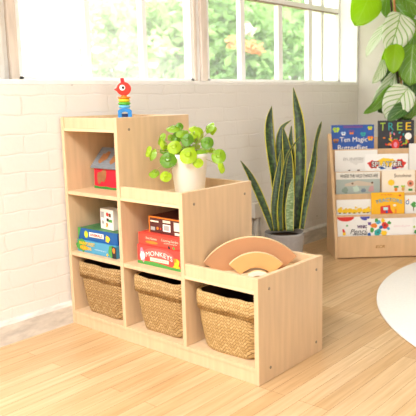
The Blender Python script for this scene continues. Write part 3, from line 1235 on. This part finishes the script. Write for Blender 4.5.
def book(label, k, px0, px1, pytop, m, tilt=10, front=.0105, th=.007):
    """a picture book leaning back in tier k; returns thing, width, visible height span"""
    s0, s1 = spx(px0, k), min(spx(px1, k), BW - .023)
    zb = TIER[k][1] - .0878
    zt_ = zpx((px0 + px1) / 2, pytop, k)
    yb = TIER[k][0] + (.012 if k == 0 else .008) + .001 + front
    ddir = Vector((math.cos(BRZ), math.sin(BRZ), 0))
    n = Vector((-ddir.y, ddir.x, 0))
    loc = BO + ddir * s0 + n * yb + Vector((0, 0, zb + .001))
    h = (zt_ - zb) / math.cos(R(tilt))
    t = thing('picture_book', label, 'book', loc, BRZ, gbk, -R(tilt))
    w = s1 - s0
    b = MB()
    b.box(0, w, 0, .0016, 0, h)
    b.build('front_cover', m, t)
    b = MB()
    b.box(.002, w - .003, .0016, th - .0016, .002, h - .002)
    b.build('pages', mat('paper', 'F3EFE6', .8, .1), t)
    b = MB()
    b.box(0, w, th - .0016, th, 0, h)
    b.build('back_cover', m, t)
    return t, w, h


V0 = .088   # lowest visible height on a cover (hidden behind the rail below it)
bk_blue = mat('cover_blue', '2453A6', .4, .4, vary=.12, vscale=25)
t, w, h = book('blue picture book titled Ten Magic Butterflies, top row of the display rack', 4, 331.5, 374, 125, bk_blue, 4, 0)
v = h - V0


def fly(cx, cz, s, m, m2):
    return [(m, ell(cx - s * .6, cz + s * .35, s * .62, s * .5, 0, 12, .6)), (m, ell(cx + s * .6, cz + s * .35, s * .62, s * .5, 0, 12, -.6)), (m2, ell(cx - s * .4, cz - s * .45, s * .4, s * .4, 0, 10)), (m2, ell(cx + s * .4, cz - s * .45, s * .4, s * .4, 0, 10))]


art(t, fly(w * .11, h - v * .20, 0.0189, c_lime, c_lime) + fly(w * .28, h - v * .36, 0.0135, C('pale', 'BCD4EC'), c_wht) + fly(w * .47, h - v * .30, 0.0162, c_purp, c_org) + fly(w * .74, h - v * .40, 0.0149, c_teal, c_teal) + fly(w * .91, h - v * .58, 0.0162, c_org, c_yel) + fly(w * .10, h - v * .66, 0.0162, C('rust', 'B07848'), c_brown) + fly(w * .90, h - v * .15, 0.0135, c_lime, c_yel) + [(c_purp, rect(w * .27, w * .73, h - v * .13, h - v * .03, 0))], 'cover_print')
text('author', 'DANICA McKELLAR', c_wht, t, w * .5, h - v * .08, -.0066, width=w * .44, height=v * .06, bold=.02)
text('title', 'Ten Magic', c_wht, t, w * .51, h - v * .64, -.0094, width=w * .64, height=v * .26, bold=.0)
text('title', 'Butterflies', c_wht, t, w * .49, h - v * .95, -.0094, width=w * .70, height=v * .24, bold=.0)

bk_dark = mat('cover_charcoal', '35363C', .45, .35, vary=.12, vscale=40)
t, w, h = book('charcoal picture book titled TREE with colourful leaves, top row beside the blue one', 4, 378, 414, 120.5, bk_dark, 4, 0)
v = h - V0
sh = []
for i in range(46):
    a = random.uniform(.15, PI - .15)
    rr = random.uniform(.30, 1)
    cx_, cz_ = w * .47 + math.cos(a) * rr * w * .40, h - v * 1.0 + math.sin(a) * rr * v * .62
    sh.append((random.choice((c_org, c_red, c_yel, c_teal, c_lime, c_grn, c_pink, c_org)), ell(cx_, cz_, .0085, .0048, 0, 10, a + random.uniform(-.6, .6))))
sh += [(c_red, ell(w * .47, h - v * .88, w * .11, v * .20, 0)), (c_pink, ell(w * .47, h - v * .88, w * .05, v * .10, 0)), (c_wht, ell(w * .82, h - v * .58, w * .095, v * .125, 0))]
art(t, sh, 'cover_print', -.0004)
for ch, cc, fx in (('T', c_lime, .13), ('R', c_teal, .36), ('E', c_lime, .60), ('E', c_yel, .84)):
    text('title_letter', ch, cc, t, w * fx, h - v * .22, -.002, width=w * .15, height=v * .28, bold=.0)

bk_white = mat('cover_white', 'ECEAE6', .5, .3)
t, w, h = book('white picture book with faint grey lettering, second row by the side panel', 3, 335.5, 378, 150.5, bk_white, 5)
v = h - V0
art(t, [(C('palegrey', 'D9D7D4'), blob(w * .5, h - v * .5, .03, 0, 16, .3, 1.5, .8)), (c_brown, ell(w * .33, h - v * .97, .008, .004, 0)), (c_brown, ell(w * .55, h - v * .97, .010, .004, 0))], 'cover_print')
text('title', 'BUNNIES', C('midgrey', 'B5B2AF'), t, w * .47, h - v * .42, -.002, width=w * .55, height=v * .14)
t, w, h = book('white picture book titled SPLATTER on paint splashes, second row', 3, 365, 408.5, 154, mat('cover_white_bright', 'F3F1EE', .5, .3), 5, 0)
v = h - V0
art(t, [(c_yel, blob(w * .5, h - v * .50, .036, 0, 22, .28, 1.55, .72)), (c_red, blob(w * .20, h - v * .62, .026, 0, 16, .3, 1.4, 1.0)), (c_red, blob(w * .80, h - v * .62, .027, 0, 16, .3, 1.4, 1.0)), (c_blue, blob(w * .40, h - v * .86, .013, 0, 14, .4, 1.6, .6)), (c_purp, blob(w * .66, h - v * .87, .012, 0, 14, .4, 1.5, .6)), (c_red, blob(w * .12, h - v * .62, .009, 0, 10, .3))], 'cover_print', -.0004)
text('title', 'SPLATTER', c_dk, t, w * .51, h - v * .62, -.0022, width=w * .74, height=v * .38, bold=.06)
text('title', 'SPLATTER', c_wht, t, w * .50, h - v * .61, -.0030, width=w * .69, height=v * .30, bold=.0)
book('tall plain white book at the right end of the second row', 3, 409.5, 440, 143.5, bk_white, 3)

bk_w3 = mat('cover_stone', 'E6E2D8', .5, .3)
t, w, h = book('picture book with WILD THINGS in its heading, third row at left', 2, 336.5, 380.5, 172.5, bk_w3, 5)
v = h - V0
art(t, [(C('wash', 'A9B3AC'), rect(0, w, 0, h - v * .34, 0)), (C('wash2', 'C9B9A4'), [(w * .2, 0, h - v * .55), (w * .5, 0, h - v * .40), (w * .85, 0, h - v * .55), (w * .85, 0, h - v * .66), (w * .2, 0, h - v * .66)]), (C('wash3', '8C9C8E'), blob(w * .2, h - v * .85, .020, 0, 14, .3)), (C('wash4', 'BFD0C0'), blob(w * .45, h - v * .80, .022, 0, 14, .3)), (C('wash5', 'C99B9B'), blob(w * .80, h - v * .82, .020, 0, 14, .3)), (C('wash6', '7C8A96'), blob(w * .62, h - v * .88, .014, 0, 14, .3)), (c_brown, blob(w * .37, h - v * .54, .006, 0)), (c_brown, blob(w * .82, h - v * .52, .006, 0))], 'cover_print')
text('title', 'WHERE THE WILD THINGS ARE', c_dk, t, w * .52, h - v * .18, -.003, width=w * .86, height=v * .17, bold=.0)
t, w, h = book('cream picture book titled Sunshine with a yellow sun, third row', 2, 382.5, 415.5, 170.5, mat('cover_cream', 'F3E7D3', .5, .3), 5)
v = h - V0
art(t, [(c_yel, ell(w * .28, h - v * .56, w * .10, v * .14, 0)), (c_org, ell(w * .42, h - v * .88, .010, .012, 0)), (c_grn, rect(w * .36, w * .50, h - v * .80, h - v * .72, 0)), (C('tanp', 'D9A860'), ell(w * .64, h - v * .86, .010, .014, 0)), (c_lime, rect(w * .58, w * .70, h - v * .78, h - v * .70, 0)), (C('coral', 'E09070'), ell(w * .86, h - v * .62, w * .10, v * .15, 0)), (c_brown, ell(w * .86, h - v * .62, w * .04, v * .06, 0)), (c_grn, rect(w * .80, w * .92, h - v * .96, h - v * .86, 0))], 'cover_print')
text('title', 'Sunshine', c_brown, t, w * .62, h - v * .25, -.003, width=w * .52, height=v * .16, bold=.0, shear=.1)

t, w, h = book('white picture book with yellow ducks, fourth row at left', 1, 337, 371.5, 200, bk_white, 5)
v = h - V0
sh = []
for i, fx in enumerate((.10, .24, .38, .52, .66, .80, .90)):
    sh += [(c_yel, blob(w * fx, h - v * (.74 + .06 * (i % 2)), .016, 0, 12, .2, 1.1, .9)), (c_yel, ell(w * fx + .006, h - v * (.55 + .08 * (i % 3)), .006, .006, 0)), (c_org, ell(w * fx + .013, h - v * (.57 + .08 * (i % 3)), .003, .002, 0)), (c_brown, ell(w * fx - .002, h - v * .92, .007, .003, 0))]
art(t, sh, 'cover_print', -.0004)
t, w, h = book('yellow picture book titled TRACTORS with a red tractor, fourth row', 1, 371.5, 404.5, 192.5, mat('cover_yellow', 'F2B71F', .45, .35), 5, 0)
v = h - V0
art(t, [(c_red, [(w * .27, 0, h - v * 1.0), (w * .27, 0, h - v * .66), (w * .56, 0, h - v * .60), (w * .58, 0, h - v * .80), (w * .66, 0, h - v * 1.0)]), (C('tglass', 'BFE0DE'), rect(w * .36, w * .50, h - v * .84, h - v * .70, 0)), (c_blue, ell(w * .46, h - v * .92, .007, .008, 0)), (c_cream, ell(w * .70, h - v * .62, .010, .007, 0)), (c_org, rect(w * .7, w * .76, h - v * 1, h - v * .8, 0)), (c_red, ell(w * .86, h - v * .16, .008, .005, 0))], 'cover_print')
text('author', 'a book about', c_red, t, w * .45, h - v * .10, -.003, width=w * .34)
text('title', 'TRACTORS', c_sky, t, w * .52, h - v * .47, -.003, width=w * .80, height=v * .17, bold=.01, arch=v * .12)
t, w, h = book('white picture book with a blue ring, right end of the fourth row', 1, 405.5, 436, 195.5, bk_white, 5)
v = h - V0
art(t, [(c_blue, ell(w * .12, h - v * .40, .011, .013, 0)), (c_wht, ell(w * .12, h - v * .40, .006, .008, 0)), (c_org, ell(w * .17, h - v * .24, .004, .005, 0)), (c_grn, blob(w * .42, h - v * .55, .016, 0, 12, .25)), (c_brown, rect(w * .40, w * .44, h - v * .9, h - v * .68, 0))], 'cover_print')

t, w, h = book('white picture book with pencil lettering and a red dome, lowest row', 0, 338, 371, 217.5, bk_white, 5)
v = h - V0
art(t, [(c_red, ell(w * .25, h - .0005, w * .26, v * .24, 0, 18, 0, PI, 2 * PI)), (C('indigo', '4A50A8'), ell(w * .84, h - .0005, w * .15, v * .20, 0, 16, 0, PI, 2 * PI)), (c_grn, blob(w * .29, h - v * .48, .006, 0)), (c_red, [(w * .14, 0, h - v * .66), (w * .20, 0, h - v * .66), (w * .24, 0, h - v * .84), (w * .16, 0, h - v * .84)]), (c_yel, rect(w * .16, w * .25, h - v, h - v * .84, 0))], 'cover_print')
text('title', 'WHICH', C('plum', '5A3A66'), t, w * .78, h - v * .55, -.003, width=w * .38, height=v * .18, bold=.05)
text('title', 'Pencil', c_dk, t, w * .66, h - v * .80, -.003, width=w * .56, height=v * .26, shear=.35)
text('subtitle', 'DRAWS BEST', c_dk, t, w * .72, h - v * .97, -.003, width=w * .5, height=v * .07, bold=.04)
t, w, h = book('white picture book with painted flowers at its left side, lowest row', 0, 367.5, 413, 218.5, mat('cover_ivory', 'F1EEEA', .5, .3), 5, 0)
v = h - V0
sh = []
for fx, fz, r_, m_ in ((.05, .30, .008, c_purp), (.14, .42, .013, c_org), (.24, .22, .010, c_sky), (.38, .42, .015, c_red), (.22, .86, .017, c_teal), (.10, .70, .010, c_grn), (.36, .90, .013, c_yel), (.48, .28, .008, c_grn), (.30, .55, .008, c_blue), (.04, .95, .008, c_blue), (.46, .62, .007, c_sky), (.20, .10, .009, c_grn), (.34, .12, .009, c_yel)):
    sh.append((m_, blob(w * fx, h - v * fz, r_ * 1.35, 0, 14, .28)))
sh += [(c_dk, ell(w * .38, h - v * .42, .005, .005, 0)), (c_dk, ell(w * .23, h - v * .84, .004, .004, 0)), (c_org, ell(w * .14, h - v * .42, .004, .004, 0))]
art(t, sh, 'cover_print', -.0004)
text('title', 'bloom & grow', C('palepink', 'E6C6CC'), t, w * .76, h - v * .50, -.004, width=w * .36, shear=.2)
t, w, h = book('white and green picture book at the right end of the lowest row', 0, 413.5, 440, 217.5, bk_white, 5)
v = h - V0
art(t, [(c_grn, blob(w * .2, h - v * .9, .012, 0)), (c_lime, blob(w * .1, h - v * .6, .007, 0))], 'cover_print')

# --------------------------------------------------------------------- rug
b = MB()
b.lathe([(.30, 0), (1.212, 0), (1.22, .004), (1.22, .010), (1.213, .0135), (.30, .0145)], (1.65, -1.99, .0003), n=128)
o = b.build('round_rug', mat('rug_white', 'F1EFEC', .95, .1, vary=.03, vscale=120, bump=.5))
tag(o, 'round white rug lying on the wooden floor', 'rug')

# ------------------------------------------------------------- tall plant
TP = Vector((2.27, -.40, 0))
t = thing('potted_tree', 'tall broad-leaved plant tied to a stake in the corner behind the book rack', 'plant', TP)
b = MB()
b.lathe([(.09, 0), (.095, .004), (.125, .25), (.125, .26), (.118, .262), (.112, .24)], n=36, cap1=False)
b.build('pot', mat('pot_cream', 'E5DED2', .6, .3), t)
b = MB()
b.lathe([(.02, .236), (.114, .234)], n=24)
b.build('soil', MATS['soil'], t)
TD = depth(TP + Vector((0, 0, 1.2)))
b = MB()
b.tube([TP + Vector((0.02, 0, .22)), atd(402, 92, TD), atd(394.5, 6, TD), atd(392, -24, TD)], .008, 8)
b.build('stake', mat('bamboo', 'C98A5A', .6, .3, vary=.2, vscale=30), t, True)
b = MB()
b.tube([TP + Vector((-.01, -.01, .22)), atd(400, 130, TD - .02), atd(399, 90, TD - .03), atd(396, 60, TD + .0), atd(391, 2, TD - .02), atd(389, -24, TD)], [.011, .010, .009, .008, .007, .006], 8)
b.build('stem', mat('dark_stem', '43382C', .7, .2), t, True)
FL = veined_leaf_mat('broad_leaf_lime', 'A8CC20', 'BBD94A', .6, 'C4EA10')
FG = veined_leaf_mat('broad_leaf_green', '7CAA3C', 'C4D9A0', .4, 'A0D02C')
FD = veined_leaf_mat('broad_leaf_deep', '3F6B2C', '8FB070', .2, '66962A')
FP = veined_leaf_mat('broad_leaf_painted_sheen', 'F2F6EA', '8DBA58', .3, 'DCF0B8', .2, .022)  # whitish base paints the gloss reflection into the leaf colour
# base px, tip px, half width px, depth offset, roll, material
BL = [((371, -9), (357, 24), 14.5, -.02, .15, FL), ((386, -6), (411, 22), 14, .08, -.3, FG), ((400, -10), (424, 12), 14, .05, .2, FG), ((400, 13), (391, 51), 15, -.06, .25, FP), ((389, 24), (365, 54), 5.5, -.05, -.8, FP),
      ((401, 34), (384, 62), 9, -.02, .5, FL), ((396, 44), (393, 72), 9, -.10, -.4, FL), ((384, 60), (375, 83), 6, -.05, .6, FP), ((413, 44), (410, 84), 13, -.06, -.3, FG), ((418, 20), (408, 50), 12, .06, .2, FG),
      ((397, 70), (374, 108), 8.5, .02, .5, FP), ((408, 88), (386, 117), 13.5, -.08, -.15, FP), ((413, 74), (410, 108), 11, .03, .3, FD), ((383, 96), (366, 114), 4.5, -.04, .6, FG), ((402, 92), (380, 112), 7, -.02, .3, FD), ((408, 100), (402, 124), 9, .02, -.3, FD), ((418, 98), (405, 118), 8, -.03, .4, FG), ((392, 86), (372, 112), 6, -.07, .5, FG), ((396, 58), (383, 82), 7, .04, .4, FD), ((412, 104), (388, 119), 7, -.10, -.4, FD)]
for i, (p0, p1, hw, dz, roll, m) in enumerate(BL):
    rows, uvr = [], []
    z = TD + dz
    A, B = atd(*p0, z), atd(*p1, z - .04)
    ax = (B - A)
    Ln = ax.length
    ax.normalize()
    side = ax.cross(FW).normalized()
    side = (side + FW * roll).normalized()
    nr = side.cross(ax).normalized()
    if nr.dot(FW) > 0:
        nr = -nr
    W2 = hw * 1.12 * z / F_PX
    n = 14
    for k in range(n + 1):
        q = k / n
        prof_ = max(.02, math.sin(PI * q ** .85) ** .5) if 0 < q < 1 else .02
        c = A + ax * (Ln * q) + nr * (.05 * Ln * math.sin(PI * q)) - nr * .12 * Ln * q * q
        row, uu = [], []
        for j in range(9):
            u = j / 8
            x = (u - .5) * 2
            wav = .10 * math.sin(7 * q + 3 * x + i) * abs(x) * W2
            row.append(c + side * (W2 * prof_ * x) + nr * (W2 * .28 * abs(x) ** 1.4 * prof_ + wav))
            uu.append((u, q))
        rows.append(row)
        uvr.append(uu)
    b = MB()
    b.grid(rows, 0, True, False, False, False, uvr)
    lf = b.build('leaf', m, t, True, recalc=False)
    sm = lf.modifiers.new('thick', 'SOLIDIFY')
    sm.thickness = .0012
    sx = 391 + (402 - 391) * min(1, max(0, (p0[1] + 0) / 95))
    root = atd(sx, p0[1] + 7, TD - .01)
    b = MB()
    b.tube([root, root.lerp(A, .6) + Vector((0, 0, .012)), A], .003, 6)
    b.build('leaf_stalk', FG, t, True)

# ---------------------------------------------------------------- outdoors
b = MB()
b.box(-30, 60, WY + .40, 60, -.5, -.35)
struct(b.build('ground', mat('lawn', '8FA860', .9, .1, vary=.2, vscale=3)))
LG = [mat('tree_leaf_pale', 'BCD0A4', .6, .2, translucent=.5, tcol='C4DCA0'), mat('tree_leaf_green', '90B078', .6, .2, translucent=.5, tcol='A4C880'), mat('tree_leaf_deep', '688A58', .6, .2, translucent=.45, tcol='80A864')]
M_bark = mat('bark', '8A7A66', .9, .1)


def tree(name, label, blobs, n, size, mi, trunk=True, flowers=None):
    """blobs: (px, py, Y, radius) crowns"""
    cs = [(at(px, py, 1, Y), r_) for px, py, Y, r_ in blobs]
    c0 = cs[0][0]
    t = thing(name, label, 'tree', (c0.x, c0.y, -.35), 0, 'trees outside the windows')
    b = MB()
    for i in range(n):
        c, r_ = random.choice(cs)
        d = Vector((random.gauss(0, 1), random.gauss(0, 1), random.gauss(0, 1))).normalized() * r_ * random.random() ** .45
        p = c + d * (1 + .25 * random.uniform(-1, 1))
        a = Vector((random.gauss(0, 1), random.gauss(0, 1), random.gauss(0, .6))).normalized()
        e = a.orthogonal().normalized()
        e = Matrix.Rotation(random.uniform(0, 6.3), 3, a) @ e
        s = size * random.uniform(.6, 1.4)
        b.face([p - a * s, p + e * s * .45, p + a * s, p - e * s * .45 + Vector((0, 0, -.2 * s))], random.choice((mi, mi, (mi + 1) % 3)) if mi < 2 else random.choice((2, 1)))
    b.build('crown', LG, t, True, recalc=False)
    b = MB()
    for c, r_ in cs:
        b.tube([(c0.x, c0.y, -.36), (c0.x + .1, c0.y, .5), c], [.07, .05, .02], 7)
    b.build('trunk', M_bark, t, True)
    for px, py, Y, r_, cc in (flowers or []):
        c = at(px, py, 1, Y)
        f = MB()
        for i in range(46):
            d = Vector((random.gauss(0, 1), random.gauss(0, 1), random.gauss(0, 1))).normalized() * r_ * random.random() ** .4
            a = Vector((random.gauss(0, 1), random.gauss(0, 1), random.gauss(0, 1))).normalized()
            e = a.orthogonal().normalized()
            s = .05 * random.uniform(.7, 1.3)
            f.face([c + d - a * s, c + d + e * s * .7, c + d + a * s, c + d - e * s * .7])
        f.build('blossom', cc, t, True, recalc=False)


m_of = mat('blossom_orange', 'F0A070', .6, .2, translucent=.4, tcol='F5B080')
m_wf = mat('blossom_white', 'F6EFE8', .6, .2, translucent=.4)
tree('garden_tree', 'pale grey-green tree far off in the left window', [(68, 40, 6.5, .45), (70, 20, 6.5, .35)], 420, .09, 0)
tree('garden_tree', 'pale leafy tree behind the middle of the left window', [(112, 55, 4.5, .6), (100, 25, 4.6, .5), (128, 20, 4.6, .5)], 1500, .09, 0, flowers=[(158, 48, 4, .12, m_wf)])
tree('garden_tree', 'green leafy tree at the right of the left window', [(165, 60, 4.2, .6), (160, 20, 4.4, .6), (180, 35, 4.2, .5)], 1800, .09, 0)
tree('garden_tree', 'leafy tree with orange blossom behind the right window', [(215, 55, 3.6, .5), (225, 25, 3.7, .55), (245, 50, 3.5, .5), (205, 15, 4, .6)], 2400, .09, 1, flowers=[(232, 42, 3.0, .07, m_of), (251, 47, 3.0, .09, m_of), (259, 50, 3.0, .06, m_of), (249, 30, 3.1, .08, m_wf)])
tree('garden_tree', 'darker green tree at the right end of the right window', [(275, 45, 3.2, .5), (300, 60, 3.1, .5), (310, 30, 3.2, .5), (290, 15, 3.4, .6), (262, 70, 3.2, .4)], 2500, .09, 1)
tree('garden_tree', 'tall green tree standing furthest back behind the blossom tree', [(250, 20, 6, 1.2), (285, 50, 6, 1.1), (225, 60, 6, 1.0)], 1900, .14, 2)

# ------------------------------------------------------------------ light
w_ = bpy.data.worlds.new('world')
SC.world = w_
w_.use_nodes = True
bg = w_.node_tree.nodes['Background']
bg.inputs['Color'].default_value = (1.0, .995, .985, 1)
bg.inputs['Strength'].default_value = 2.6
sn = bpy.data.lights.new('sun', 'SUN')
sn.energy = 6.0
sn.angle = R(3)
sn.color = (1, .97, .92)
so = bpy.data.objects.new('sun', sn)
COL.objects.link(so)
sdir = Vector((.25, .22, -.92)).normalized()
so.rotation_euler = sdir.to_track_quat('-Z', 'Y').to_euler()
so.location = (-3, -2, 3)
la = bpy.data.lights.new('overhead_key', 'AREA')  # key light added overhead, no fixture in view
la.shape = 'RECTANGLE'
la.size, la.size_y = 1.2, 2.4
la.energy = 132
la.color = (1, .985, .965)
lo = bpy.data.objects.new('overhead_key', la)
COL.objects.link(lo)
lo.location = (-2.3, -1.35, 2.86)
vs = SC.view_settings
vs.view_transform = 'Standard'
vs.look = 'None'
vs.gamma = 1
vs.use_curve_mapping = False
vs.exposure = .6
